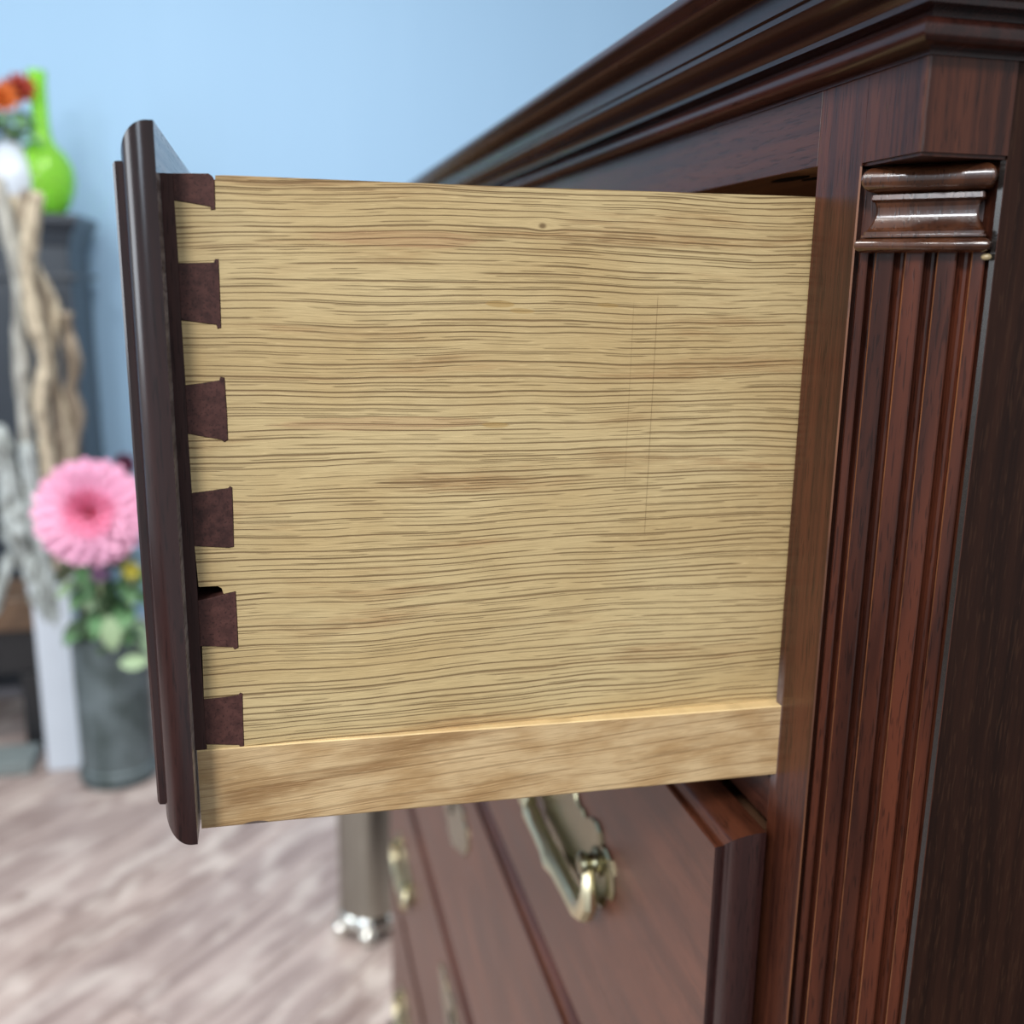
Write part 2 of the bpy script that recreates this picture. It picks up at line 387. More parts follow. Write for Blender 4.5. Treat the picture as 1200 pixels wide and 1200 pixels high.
def bend(p, sgn):   # mirror for the far end of the case
    return (p[0], (YO0 + YO1) - p[1]) if sgn < 0 else (p[0], p[1])
for sgn in (1, -1):
    fx = lambda p, t, s=sgn: (*bend(p, s), t)
    ci = cp(0.0, -0.0052)
    w = MB()
    w.prism([(XF, YO0), (XF + 0.02, YO0), tuple(ci), tuple(cp(0.0, -0.0006)), (XF, A.y + 0.0007)], fx, ZB, 0.0842,
            mats=[0, 0, 0, 1, 0])
    w.prism([(XF, YO0), (XF + 0.02, YO0), (XF + 0.02, A.y), (XF, A.y)], fx, 0.0842, ZT)
    w.build('stile', [m_stile, m_worn], chest)
    # square corner block over the canted corner, and the dark core behind the fluting
    w = MB()
    r = 0.0011
    rnd = [(XF + r - r*cos(a), -0.048 + r - r*sin(a)) for a in (0, pi/8, pi/4, 3*pi/8, pi/2)]
    w.prism([(XF, A.y - 0.0001)] + rnd + [(0.1104, -0.048), (0.1104, A.y - 0.0001)], fx, 0.0848, ZT, smooth=False)
    # chamfered under edge
    inner = [(XF + 0.0008, A.y - 0.0001), (XF + 0.0008, -0.0472), (0.1104, -0.0472), (0.1104, A.y - 0.0001)]
    w.prism(inner, fx, 0.0840, 0.0848)
    w.build('corner_block', m_post, chest)
    w = MB()
    w.prism([tuple(cp(0.0, -0.0050)), tuple(cp(CW - 0.0003, -0.0050)), tuple(cp(CW - 0.0009, -0.0010)), (B.x + 0.0006, B.y), (0.1104, -0.048), (0.1104, -0.015), (XF + 0.0195, -0.006)], fx, ZB, 0.0838,
            mats=[0, 0, 1, 0, 0, 0, 0])
    w.build('corner_post', [m_post, m_arris], chest)
    # fluted pilaster set into the canted corner
    w = MB()
    ridges = [(0.0011, 0.0034), (0.0052, 0.0099), (0.0127, 0.0174), (0.0205, 0.0252), (0.0286, 0.0318)]
    top_w, e = -0.0008, 0.00035
    pts, mats = [], []
    for n_, (a, b_) in enumerate(ridges):
        pts += [(a, top_w - e), (a + e, top_w), (b_ - e, top_w), (b_, top_w - e)]
        mats += [1 if n_ > 0 else 0, 0, 0]
        if n_ < 4:
            c0, c1 = b_, ridges[n_+1][0]; cm, hw = (c0 + c1)/2, (c1 - c0)/2
            sub = [(cm - hw*cos(pi*q/7), top_w - e - 0.0007 - 0.0024*sin(pi*q/7)) for q in range(0, 8)]
            pts += sub
            mats += [0] * 9
        else: mats += [0]
    pts += [(ridges[-1][1], -0.0049), (ridges[0][0], -0.0049)]
    mats += [0, 0]
    w.prism([tuple(cp(*p)) for p in pts], fx, ZB + 0.05, 0.0625, mats=mats)
    w.build('fluted_pilaster', [m_column, m_worn], chest)
    # turned capital
    prof = []
    def arc(w0, zc, rw, rz, a0, a1, n):
        for q in range(n + 1):
            a = a0 + (a1 - a0)*q/n; prof.append((w0 + rw*cos(a), zc + rz*sin(a)))
    prof.append((0.0002, 0.0836))
    arc(0.0004, 0.0803, 0.0030, 0.0031, pi/2, -pi/2, 8)
    prof += [(-0.0002, 0.0769), (0.0008, 0.0766), (0.0010, 0.0754), (0.0004, 0.0749)]
    for q in range(9):
        s_ = q/8; prof.append((-0.0010 + 0.0024*s_**2 + 0.0010*(1-s_)**3, 0.0747 - 0.0071*s_))
    prof += [(0.0018, 0.0674), (0.0018, 0.0667), (0.0024, 0.0665), (0.0024, 0.0660)]
    arc(0.0012, 0.0640, 0.0026, 0.0019, pi/2, -pi/2, 8)
    prof.append((0.0002, 0.0620))
    w = MB(); rings = []
    for (pw, z) in prof:
        ins = 0.0042 - pw*0.95
        rings.append([(*bend(cp(ins, -0.0048), sgn), z), (*bend(cp(ins, pw - 0.0004), sgn), z), (*bend(cp(ins + 0.0004, pw), sgn), z),
                      (*bend(cp(CW - ins - 0.0004, pw), sgn), z), (*bend(cp(CW - ins, pw - 0.0004), sgn), z), (*bend(cp(CW - ins, -0.0048), sgn), z)])
    w.loft(rings, True, True, 0, False)
    w.build('capital', m_capital, chest, weld=True)
    if sgn > 0:
        w = MB(); q = cp(0.0322, 0.0002); w.ball((q.x, q.y, 0.0611), 0.0012, 10, 6, 1.1, 1.0, 0.75)
        w.build('glue_drip', plain('dried_cream_glue', (0.34, 0.26, 0.14), 0.4), chest)
    # case side
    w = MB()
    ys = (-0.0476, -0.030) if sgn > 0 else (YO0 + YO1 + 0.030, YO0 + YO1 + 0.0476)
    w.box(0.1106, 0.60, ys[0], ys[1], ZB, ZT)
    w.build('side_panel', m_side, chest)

w = MB()
w.box(XF, XF + 0.022, YO0 + 0.0003, YO1 - 0.0003, 0.0861, ZT)
w.m[0] = 1
rail = w.build('frieze_rail', [m_rail, m_inside], chest, bevel=0.00025)
w = MB()
w.box(XF + 0.0225, 0.58, YO0 - 0.02, YO1 + 0.02, 0.0900, 0.0985)
w.build('top_board', m_inside, chest)
w = MB()     # screw pockets under the rail: solid black discs paint their inner shade
for (cx, cy, rx_, ry_) in ((0.0950, 0.030, 0.0030, 0.011), (0.1010, 0.0240, 0.0018, 0.009)):
    w.loft([[(cx + rx_*cos(2*pi*i/20), cy + ry_*sin(2*pi*i/20), z) for i in range(20)] for z in (0.0859, 0.0866)], True, True, 0, False)
w.build('screw_pocket', m_black, chest)
w = MB(); w.box(0.58, 0.592, -0.03, YO1 + 0.03, ZB, ZT); w.build('back_panel', m_inside, chest)
# drawer blades between the drawers
LIPZ = [(-0.0972, 0.0888), (-0.3045, -0.1150), (-0.5120, -0.3110), (-0.7150, -0.5185), (-0.9450, -0.7215)]
for i in range(4):
    zc = (LIPZ[i][0] + LIPZ[i+1][1]) / 2
    w = MB(); w.box(XF + 0.0003, XF + 0.06, YO0 + 0.0003, YO1 - 0.0003, zc - 0.010, zc + 0.0058)
    w.build('drawer_blade', m_rail, chest, bevel=0.0006)
# plinth with a moulded upper edge
w = MB(); w.box(XF - 0.018, 0.60, -0.066, YO1 + 0.066, FZ, FZ + 0.085); w.box(XF - 0.010, 0.60, -0.058, YO1 + 0.058, FZ + 0.085, FZ + 0.10)
w.build('plinth', m_cornice, chest, bevel=0.003)
# cornice: one moulding mitred round the corners
prof = [(0.0006, 0.1060), (0.0006, 0.1070), (0.0030, 0.1072)]
for q in range(9):
    a = -pi/2 + pi*q/8; prof.append((0.0038 + 0.0028*cos(a), 0.1102 + 0.0029*sin(a)))
prof += [(0.0014, 0.1132), (0.0014, 0.1152), (0.0062, 0.1155)]
for q in range(1, 9):
    s_ = q/8; prof.append((0.0062 + 0.0098*(s_ - 0.16*sin(2*pi*s_)), 0.1157 + 0.0071*(s_ + 0.05*sin(2*pi*s_))))
prof += [(0.0160, 0.1232), (0.0170, 0.1236), (0.0172, 0.1290), (0.0182, 0.1296)]
for q in range(1, 7):
    s_ = q/6; prof.append((0.0182 + 0.0080*sin(s_*pi/2), 0.1296 + 0.0026*(1 - cos(s_*pi/2))))
for q in range(7):
    a = -pi/2*0.6 + (pi/2 + pi/2*0.6)*q/6; prof.append((0.0262 + 0.0022*cos(a), 0.1352 + 0.0024*sin(a)))
prof += [(0.0150, 0.1380)]
w = MB(); rings = []
ynear, yfar = -0.048, YO0 + YO1 + 0.048
for (P, z) in prof:
    rings.append([(0.602, ynear - P, z), (XF - P, ynear - P, z), (XF - P, yfar + P, z), (0.602, yfar + P, z)])
o_ = len(w.v)
for k_ in range(len(rings) - 1):
    q = rings[k_]; q2 = rings[k_+1]
    for i in range(3):
        b0 = len(w.v)
        w.v += [q[i], q[i+1], q2[i+1], q2[i]]
        w.face((b0, b0+1, b0+2, b0+3), 0, False)
b0 = len(w.v); w.v += rings[-1]; w.face((b0, b0+1, b0+2, b0+3))
b0 = len(w.v); w.v += rings[0]; w.face((b0, b0+1, b0+2, b0+3))
b0 = len(w.v)
w.v += [r_[0] for r_ in rings] + [r_[3] for r_ in rings[::-1]]
w.face(range(b0, len(w.v)))
w.build('cornice', m_cornice, chest, weld=True)

# ---- drawers
def lipped_front(y0, y1, z0, z1, xb, th):
    """thumb-moulded drawer front: flat back, rounded lip, small fillet, raised field"""
    st = [(0.0, 0.0), (0.0, 0.0014)]
    R_, D_ = 0.0084, th - 0.0022
    for q in range(1, 21):
        a = pi/2*q/20
        st.append((R_*(1 - cos(a)), 0.0014 + (D_ - 0.0014)*sin(a)))
    st += [(R_ + 0.0001, th - 0.0006), (R_ + 0.0008, th)]
    w = MB()
    w.loft([[(xb - d, y0 + n_, z0 + n_), (xb - d, y1 - n_, z0 + n_), (xb - d, y1 - n_, z1 - n_), (xb - d, y0 + n_, z1 - n_)] for n_, d in st], True, True, 0, True)
    w.sm[-1] = w.sm[-2] = False
    w.m[-1] = 1
    # the two narrow ends show darker, end-grain stained wood
    for i, f in enumerate(w.f[:-2]):
        if i % 4 in (1, 3): w.m[i] = 2
    w.m[-2] = 3
    return w
# brasses
half = [(0, .0205), (.006, .0195), (.010, .0165), (.0125, .0125), (.0165, .0105), (.0205, .0125), (.024, .0105), (.0275, .0125), (.032, .0155), (.038, .0170), (.0425, .0150), (.0445, .0105),
        (.0495, .0115), (.0545, .0095), (.0575, .0045), (.0590, -.002), (.0575, -.0075), (.0535, -.0095), (.0500, -.0125), (.0475, -.0185), (.0425, -.0215), (.0375, -.0205),
        (.0335, -.0245), (.0280, -.0285), (.0225, -.0275), (.0175, -.0305), (.0115, -.0365), (.0055, -.0385), (0, -.0415)]
half = [(a*1.16, b_) for a, b_ in half]
outline = half + [(-a, b_) for a, b_ in half[-2:0:-1]]
def plate_mesh():
    w = MB(); rings = []
    cy = -0.008
    for sc_, x in ((1.0, 0.0), (1.0, -0.0009), (0.955, -0.0017)):
        rings.append([(x, a*sc_, cy + (b_ - cy)*sc_) for a, b_ in outline])
    w.loft(rings, True, True, 0, False)
    return w.mesh('pull_plate', m_brassdark)
plate_me = plate_mesh()
w = MB()
bp = [(-.0070, -.0385, .000), (-.0080, -.0420, -.004), (-.0085, -.0440, -.010), (-.0086, -.0440, -.017), (-.0086, -.0410, -.0235), (-.0086, -.0340, -.0275), (-.0086, -.022, -.0285),
      (-.0086, -.008, -.0290), (-.0086, 0, -.0305)]
bp = bp + [(a, -b_, c_) for a, b_, c_ in bp[-2::-1]]
br = [.0024, .0027, .0034, .0044, .0050, .0049, .0044, .0046, .0056]
bp = [(a + .0008, b_*1.245, c_*0.92) for a, b_, c_ in bp]
w.tube(bp, br + br[-2::-1], 10)
bail_me = w.mesh('pull_bail', m_brass)
w = MB()
w.loft([[(x, r*cos(2*pi*i/16), r*sin(2*pi*i/16)) for i in range(16)] for x, r in ((-.0012, .0066), (-.0026, .0070), (-.0034, .0046), (-.0048, .0038), (-.0064, .0046), (-.0084, .0056), (-.0100, .0046), (-.0108, .0018))], True, True, 0, True)
post_me = w.mesh('pull_post', m_brassdark)
w = MB()
w.loft([[(x, r*cos(2*pi*i/14), .001 + r*sin(2*pi*i/14)) for i in range(14)] for x, r in ((-.0016, .0050), (-.0028, .0048), (-.0030, .0030))], True, True, 0, True)
w.box(-.0028, -.0012, -.0018, .0018, -.011, -.001)
keyhole_me = w.mesh('keyhole', m_black)

XD = 0.0695          # face of the closed drawers
def brasses(d, xf, zp, ze, ys=(0.157, 0.790), esc=True):
    for y in ys:
        link('pull_plate', plate_me, d, (xf, y, zp))
        for s_ in (-1, 1): link('pull_post', post_me, d, (xf, y + s_*0.0480, zp))
        link('pull_bail', bail_me, d, (xf, y, zp))
    if esc:
        link('escutcheon', plate_me, d, (xf, 0.4735, ze))
        link('keyhole', keyhole_me, d, (xf, 0.4735, ze))

LY0, LY1 = -0.009, YO0 + YO1 + 0.009
# the open top drawer
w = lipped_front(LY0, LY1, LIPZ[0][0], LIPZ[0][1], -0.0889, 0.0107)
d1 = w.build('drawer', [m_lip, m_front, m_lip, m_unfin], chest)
d1['label'] = 'open top drawer with oak sides'
SY1 = YO0 + YO1      # outer face of the far side
w = MB()
w.box(-0.0889, -0.08590, 0.0, SY1, -0.0738, 0.0780)
w.box(-0.08590, -0.0716, 0.0122, SY1 - 0.0122, -0.0738, 0.0780)
w.build('drawer_front_board', m_body, d1)
pins = [
 [(-85.9,78.04),(-77.6,78.30),(-76.7,77.7),(-76.25,76.6),(-76.45,69.9),(-77.48,69.7),(-77.5,70.5),(-80.5,71.0),(-85.9,71.75)],
 [(-85.9,56.75),(-79,57.0),(-77.4,57.05),(-77.1,57.9),(-76.24,57.91),(-76.3,50),(-76.44,41.13),(-77.3,40.9),(-77.5,41.9),(-81,42.3),(-85.9,43.0)],
 [(-85.9,26.6),(-81,27.2),(-77.5,27.8),(-77.26,28.65),(-76.22,28.4),(-76.05,20),(-76.12,12.5),(-77.0,11.9),(-77.8,12.6),(-82,13.4),(-85.9,14.3)],
 [(-85.9,-1.4),(-81,-0.9),(-76.7,-0.4),(-76.3,0.1),(-75.65,-0.3),(-75.75,-8),(-75.96,-16.3),(-77.3,-16.5),(-81,-16.1),(-85.9,-15.6)],
 [(-85.9,-30.6),(-82.5,-30.1),(-79.4,-29.4),(-76.1,-28.7),(-76.05,-36),(-76.14,-44.7),(-77.1,-45.1),(-77.5,-44.4),(-82,-43.9),(-85.9,-43.5)],
 [(-85.9,-59.0),(-80,-58.8),(-76.8,-58.5),(-76.3,-57.9),(-75.6,-58.2),(-75.8,-66),(-75.86,-73.95),(-76.8,-74.3),(-77.2,-73.3),(-82,-72.7),(-85.9,-72.2)]]
for i, pl in enumerate(pins):
    w = MB()
    yy = -0.00012 if i % 2 else -0.0002
    w.prism([(a/1000, b_/1000) for a, b_ in pl], lambda p, t: (p[0], t, p[1]), yy, 0.0120)
    w.build('dovetail_pin', m_raw, d1, bevel=0.00012)
# oak side, notched round the pins
g = 0.10
out = [(-85.75, -74.4), (-85.75, -72.35)]
for i in range(5, -1, -1):
    p = pins[i]
    gap = 3.3 if i == 4 else g            # the fifth socket is cut too high and shows a black hole
    cyc = p[::-1]                          # runs from the lower left corner round to the upper left
    lo = [(a + (g if a > -77 else 0), b_ - g*1.2) if b_ < sum(q[1] for q in p)/len(p) else (a + g, b_ + g) for a, b_ in cyc]
    if i == 0:
        lo = [q for q in lo if q[1] < 77.2]
        out += lo + [(-76.0, 77.9), (-74.0, 78.02), (-70.0, 78.05), (-45, 77.95), (-10, 77.85)]
        continue
    if i == 4:
        lo = [(-85.5, -43.6 - g), (-82, -43.9 - g), (-77.5, -44.4 - g), (-77.1, -45.1 - g), (-76.0, -44.8), (-75.95, -36), (-75.98, -28.6), (-79.2, -29.2), (-79.6, -27.6), (-80.6, -26.95), (-85.5, -26.9)]
    out += lo
out += [(90, 78.2), (420, 78.2), (420, -74.4)]
w = MB()
w.prism([(a/1000, b_/1000) for a, b_ in out], lambda p, t: (p[0], t, p[1]), 0.0, 0.0120)
side_me = w.mesh('drawer_side', m_oak)
link('drawer_side', side_me, d1)
w = MB(); w.box(-0.0715, 0.42, SY1 - 0.012, SY1, -0.0744, 0.0780)
w.build('drawer_side', m_oak, d1)
w = MB(); w.box(0.41, 0.42, 0.0122, SY1 - 0.0122, -0.060, 0.0700); w.build('drawer_back', m_inside, d1)
w = MB(); w.box(-0.0715, 0.41, 0.0122, SY1 - 0.0122, -0.0720, -0.0650); w.build('drawer_bottom', m_inside, d1)
# runner strip along the lower edge, standing a little proud of the side towards the back
w = MB()
xa, xb_ = -0.0884, 0.42
def ry(x): return -0.0004 - 0.0046 * min(1.0, max(0.0, (x + 0.080)/0.17))
xs = [xa, -0.070, -0.05, -0.02, 0.02, 0.06, 0.095, xb_]
rings = []
for x in xs:
    y = ry(x); zt = -0.0738 - 0.0004*(x + 0.09)/0.18; zb = -0.0977
    rings.append([(x, 0.010, zb), (x, y + 0.0004, zb), (x, y, zb + 0.0005), (x, y, zt - 0.0003), (x, y + 0.0003, zt), (x, 0.010, zt)])
w.loft(rings, True, True, 0, False)
for i, f in enumerate(w.f[:-2]):
    if i % 6 in (3, 4): w.m[i] = 1
w.build('drawer_runner', [m_runner, m_oakedge], d1)
w = MB(); w.box(xa, xb_, SY1 - 0.010, SY1 + 0.001, -0.0977, -0.0745); w.build('drawer_runner', m_runner, d1)
brasses(d1, -0.0996, -0.002, 0.045)

for i in range(1, 5):
    z0, z1 = LIPZ[i]
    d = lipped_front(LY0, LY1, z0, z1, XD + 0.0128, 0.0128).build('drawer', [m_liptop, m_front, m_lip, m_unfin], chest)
    w = MB(); w.box(XD + 0.0128, XD + 0.40, 0.0005, SY1 - 0.0005, z0 + 0.012, z1 - 0.010)
    w.build('drawer_box', m_inside, d)
    zp = (z0 + z1)/2 + (0.014 if i == 1 else 0.0)
    brasses(d, XD, zp, z1 - 0.052)

# ------------------------------------------------------------------ things at the far left
def seg_path(pts, n=5):
    P = [Vector(p) for p in pts]; out = []
    for i in range(len(P) - 1):
        p0, p1, p2, p3 = P[max(i-1, 0)], P[i], P[i+1], P[min(i+2, len(P)-1)]
        for q in range(n):
            t = q/n
            out.append(0.5*((2*p1) + (p2-p0)*t + (2*p0-5*p1+4*p2-p3)*t*t + (3*p1-p0-3*p2+p3)*t**3))
    return out + [P[-1]]

# navy cupboard
CYF, CTOP = 2.58, 0.212
m_navy = plain('dark_navy_paint', (0.022, 0.030, 0.042), 0.38, var=0.2, scale=12)
cab = thing('cupboard', 'dark navy cupboard with a stepped cornice standing against the pale blue wall', 'cupboard', (-0.96, 2.74, FZ))
w = MB(); w.box(-1.36, -0.556, CYF + 0.02, 2.90, FZ + 0.06, CTOP - 0.07); w.build('body', m_navy, cab, bevel=0.004)
w = MB(); w.box(-1.38, -0.538, CYF + 0.012, 2.91, CTOP - 0.165, CTOP - 0.150); w.build('waist_moulding', m_navy, cab, bevel=0.004)
w = MB()
w.loft([[(-1.36 - d, CYF + 0.02 - d, z), (-0.556 + d, CYF + 0.02 - d, z), (-0.556 + d, 2.90, z), (-1.36 - d, 2.90, z)] for d, z in
        ((0.0, CTOP - 0.08), (0.006, CTOP - 0.07), (0.010, CTOP - 0.05), (0.022, CTOP - 0.03), (0.030, CTOP - 0.018), (0.030, CTOP))], True, True, 0, False)
w.build('cornice', m_navy, cab)
for x0, x1 in ((-1.33, -0.935), (-0.915, -0.586)):
    w = MB(); w.box(x0, x1, CYF + 0.006, CYF + 0.0205, FZ + 0.10, CTOP - 0.19)
    dd = w.build('door', m_navy, cab, bevel=0.003)
    w = MB(); w.ball((x1 - 0.03 if x0 < -1 else x0 + 0.03, CYF - 0.006, -0.45), 0.012, 12, 8); w.build('knob', m_brassdark, dd)
w = MB(); w.box(-1.34, -0.576, CYF + 0.03, 2.89, FZ, FZ + 0.06); w.build('plinth', m_navy, cab)

# green glass bottle
k = N('bright_green_glass'); k.base((0.52, 0.93, 0.14)); k.rough(0.08)
k.b.inputs['Transmission Weight'].default_value = 0.75; k.b.inputs['IOR'].default_value = 1.3
m_green = k.mat
gx, gy = -0.613, 2.68
w = MB()
prof = [(0.002, 0.0), (0.034, 0.0), (0.042, 0.006), (0.058, 0.03), (0.070, 0.062), (0.074, 0.095), (0.070, 0.125), (0.055, 0.155), (0.034, 0.176), (0.025, 0.195), (0.0215, 0.225), (0.021, 0.28), (0.0215, 0.330), (0.0235, 0.340), (0.0235, 0.355), (0.021, 0.357),
        (0.0185, 0.345), (0.018, 0.28), (0.0185, 0.225), (0.019, 0.196), (0.031, 0.172), (0.051, 0.152), (0.066, 0.122), (0.070, 0.095), (0.066, 0.062), (0.054, 0.033), (0.036, 0.010), (0.002, 0.008)]
w.lathe(prof, (0, 0, 0), 32)
o = w.build('bottle', m_green, None, (gx, gy, CTOP))
tag(o, 'bright green glass bottle with a round belly and tall neck on the navy cupboard', 'bottle')

# white jug with orange blooms
vx, vy = -0.685, 2.65
m_white = plain('white_glaze', (0.56, 0.62, 0.70), 0.25, var=0.05, scale=20)
jug = thing('vase', 'white round vase on the navy cupboard beside the green bottle', 'vase', (vx, vy, CTOP))
w = MB(); w.lathe([(0.002, 0.0), (0.036, 0.0), (0.042, 0.008), (0.058, 0.05), (0.066, 0.085), (0.060, 0.120), (0.042, 0.145), (0.034, 0.158), (0.040, 0.172), (0.036, 0.172), (0.030, 0.158), (0.038, 0.143), (0.055, 0.119), (0.061, 0.085), (0.053, 0.05), (0.036, 0.012), (0.002, 0.010)], (0, 0, 0), 28)
w.build('body', m_white, jug, (vx, vy, CTOP))
m_orange = plain('orange_petal', (0.62, 0.16, 0.03), 0.6, var=0.35, scale=60)
m_red = plain('rust_red_petal', (0.36, 0.05, 0.03), 0.6, var=0.35, scale=60)
m_leafdark = plain('dark_green_leaf', (0.045, 0.085, 0.035), 0.5, var=0.3, scale=30)
m_leaf = plain('mid_green_leaf', (0.13, 0.27, 0.12), 0.5, var=0.35, scale=30)
m_leafpale = plain('pale_green_leaf', (0.33, 0.46, 0.27), 0.5, var=0.2, scale=30)
m_stem = plain('pale_stem', (0.34, 0.36, 0.22), 0.6)
def leaf_mesh(L, W, mat, curl=0.25):
    w = MB(); n = 6
    for i in range(n + 1):
        t = i/n; hw = W/2*(sin(pi*min(1, t*0.96 + 0.03))**0.8); z = -curl*L*t*t
        w.v += [(L*t, -hw, z + hw*0.25), (L*t, 0, z), (L*t, hw, z + hw*0.25)]
    for i in range(n):
        a = 3*i
        w.face((a, a+1, a+4, a+3), 0, True); w.face((a+1, a+2, a+5, a+4), 0, True)
    return w.mesh('leaf', mat)
leaf_d, leaf_m, leaf_p = leaf_mesh(0.075, 0.042, m_leafdark), leaf_mesh(0.085, 0.046, m_leaf), leaf_mesh(0.080, 0.044, m_leafpale)
def petal_mesh(L, W, mat, cup=0.3):
    w = MB(); n = 5
    for i in range(n + 1):
        t = i/n; hw = W/2*(0.35 + 0.65*sin(pi*(0.12 + 0.72*t)))*(1 if t < 0.95 else 0.45); z = cup*L*t*t
        w.v += [(L*t, -hw, z + hw*0.45), (L*t, 0, z), (L*t, hw, z + hw*0.45)]
    for i in range(n):
        a = 3*i
        w.face((a, a+1, a+4, a+3), 0, True); w.face((a+1, a+2, a+5, a+4), 0, True)
    return w.mesh('petal', mat)
def place(name, me, parent, p, direction, roll=0.0, scale=1.0):
    """x axis of the mesh along direction"""
    o = link(name, me, parent, p)
    q = Vector(direction).normalized().to_track_quat('X', 'Z')
    o.rotation_mode = 'QUATERNION'
    from mathutils import Quaternion
    o.rotation_quaternion = q @ Quaternion((1, 0, 0), roll)
    o.scale = (scale,)*3
    return o
def bloom(name, label, c, face, R, meshes, rings, group=None, stem_to=None, leaves=()):
    t = thing(name, label, 'flower', c, group)
    face = Vector(face).normalized()
    a = face.cross(Vector((0, 0, 1))).normalized(); b_ = face.cross(a).normalized()
    for (cnt, tilt, off, sc_, mi, ph) in rings:
        for i in range(cnt):
            th = 2*pi*(i + ph)/cnt + random.uniform(-.06, .06)
            d = (a*cos(th) + b_*sin(th))
            tl = tilt + random.uniform(-.07, .07)
            direction = d*cos(tl) + face*sin(tl)
            o = link('petal', meshes[mi], t, Vector(c) + d*R*0.05 + face*off*R)
            zax = (face*cos(tl) - d*sin(tl)); xax = direction; yax = zax.cross(xax)
            o.rotation_mode = 'QUATERNION'
            o.rotation_quaternion = Matrix((xax, yax, zax)).transposed().to_quaternion()
            o.scale = (sc_*R,)*3
    w = MB(); w.ball(Vector(c) - face*R*0.12, R*0.22, 10, 6); w.build('calyx', m_leafdark, t)
    if stem_to is not None:
        w = MB(); w.tube(seg_path([Vector(c) - face*R*0.15, (Vector(c) + Vector(stem_to))/2 + Vector((0, 0.012, 0)), stem_to], 5), 0.0035, 8)
        w.build('stem', m_stem, t)
    return t
pet_o, pet_r = petal_mesh(1.0, 0.42, m_orange), petal_mesh(1.0, 0.42, m_red)
RG = [(11, 0.05, 0.0, 1.0, 0, 0), (10, 0.35, 0.04, 0.85, 0, .5), (8, 0.75, 0.06, 0.62, 0, .2), (5, 1.2, 0.06, 0.45, 0, 0)]
for nm, lab, px, py, R, ms, Y in (('orange_flower', 'orange bloom in the white vase at the left edge', 2, 116, 0.040, [pet_o], 2.62),
                               ('rust_flower', 'rust red bloom between the orange bloom and the green bottle', 23, 106, 0.040, [pet_r], 2.65)):
    bloom(nm, lab, at(px, py, Y), (0.2, -1, 0.35), R, ms, RG, None, Vector((vx + (0.01 if px > 10 else -0.01), vy, CTOP + 0.10)))
sp = thing('foliage_sprig', 'dark green leaves under the orange blooms in the white vase', 'leaves', (vx, vy, CTOP + 0.14))
w = MB(); w.tube([(vx, vy, CTOP + 0.05), (vx + 0.002, vy + 0.006, CTOP + 0.15), (vx + 0.004, vy, CTOP + 0.25)], 0.004, 8); w.build('stem', m_stem, sp)
for i in range(16):
    z = CTOP + 0.19 + 0.055*random.random(); th = 2*pi*i/16*5
    place('leaf', leaf_d if i % 3 else leaf_m, sp, (vx + 0.01*cos(th), vy + 0.01*sin(th), z), (cos(th), sin(th), random.uniform(-0.5, 0.5)), random.uniform(-.6, .6), random.uniform(.6, 1.0))

# tall slim white vase with driftwood
PX, PY, PZ = -0.575, 2.165, -0.635
tv = thing('tall_vase', 'tall slim square white vase holding driftwood branches beside the grey bucket', 'vase', (PX, PY, FZ))
w = MB(); hs = 0.041; t_ = 0.006
sq = lambda h, z: [(PX - h, PY - h, z), (PX + h, PY - h, z), (PX + h, PY + h, z), (PX - h, PY + h, z)]
w.loft([sq(hs, FZ), sq(hs, PZ), sq(hs - t_, PZ), sq(hs - t_, FZ + 0.02)], True, True, 0, False)
w.build('body', m_white, tv, bevel=0.003)
w = MB(); w.loft([sq(hs + 0.005, PZ - 0.016), sq(hs + 0.005, PZ + 0.002), sq(hs - t_, PZ + 0.002), sq(hs - t_, PZ - 0.016)], True, False, 0, False)
w.build('rim', m_white, tv)

def bark(name, dark, light, s=1.0):
    k = N(name); x, y, z = k.obj()
    a = k.noise(k.xyz(k.m('MULTIPLY', x, 70.0*s), k.m('MULTIPLY', y, 70.0*s), k.m('MULTIPLY', z, 22.0*s)), 1.0, 4, 0.6)
    k.base(k.mix(k.step(a, 0.32, 0.66), dark, light)); k.rough(0.75); k.bump(a, 0.5, 0.004)
    return k.mat
m_drift = bark('bleached_driftwood', (0.26, 0.215, 0.155), (0.62, 0.54, 0.40))
m_drift2 = bark('grey_driftwood', (0.22, 0.215, 0.19), (0.46, 0.46, 0.42))
m_drift3 = bark('brown_driftwood', (0.13, 0.10, 0.07), (0.33, 0.27, 0.20))
m_lichen = bark('lichen_bark', (0.12, 0.125, 0.11), (0.52, 0.58, 0.58), 1.3)
def branch(label, pts, rad, mat, Y0, Y1, group='driftwood branches in the tall white vase', name='driftwood_branch', wob=0.09):
    n = len(pts)
    P = []
    for i, (px, py) in enumerate(pts):
        P.append(at(px, py, Y0 + (Y1 - Y0)*i/(n-1)))
    S = seg_path(P, 6)
    m_ = len(S)
    ph = random.uniform(0, 6)
    rr = [rad*(0.92 + 0.13*sin(i*0.55 + ph) + 0.05*random.uniform(-1, 1))*(0.62 if i == 0 else 1.0) for i in range(m_)]
    w = MB(); w.tube([p - P[-1] for p in S], rr, 12, 0, wob)
    o = w.build(name, mat, None, P[-1])
    return tag(o, label, 'branch', group)
branch('grey straight driftwood branch leftmost in the tall white vase', [(-6, 205), (8, 262), (22, 320), (24, 400), (28, 470), (34, 560), (50, 660), (60, 740)], 0.018, m_drift2, 2.04, 2.165)
branch('bleached wavy driftwood branch in the middle of the bundle', [(44, 225), (36, 275), (33, 330), (43, 385), (54, 425), (47, 470), (54, 520), (58, 600), (66, 700), (70, 745)], 0.0175, m_drift, 2.02, 2.160)
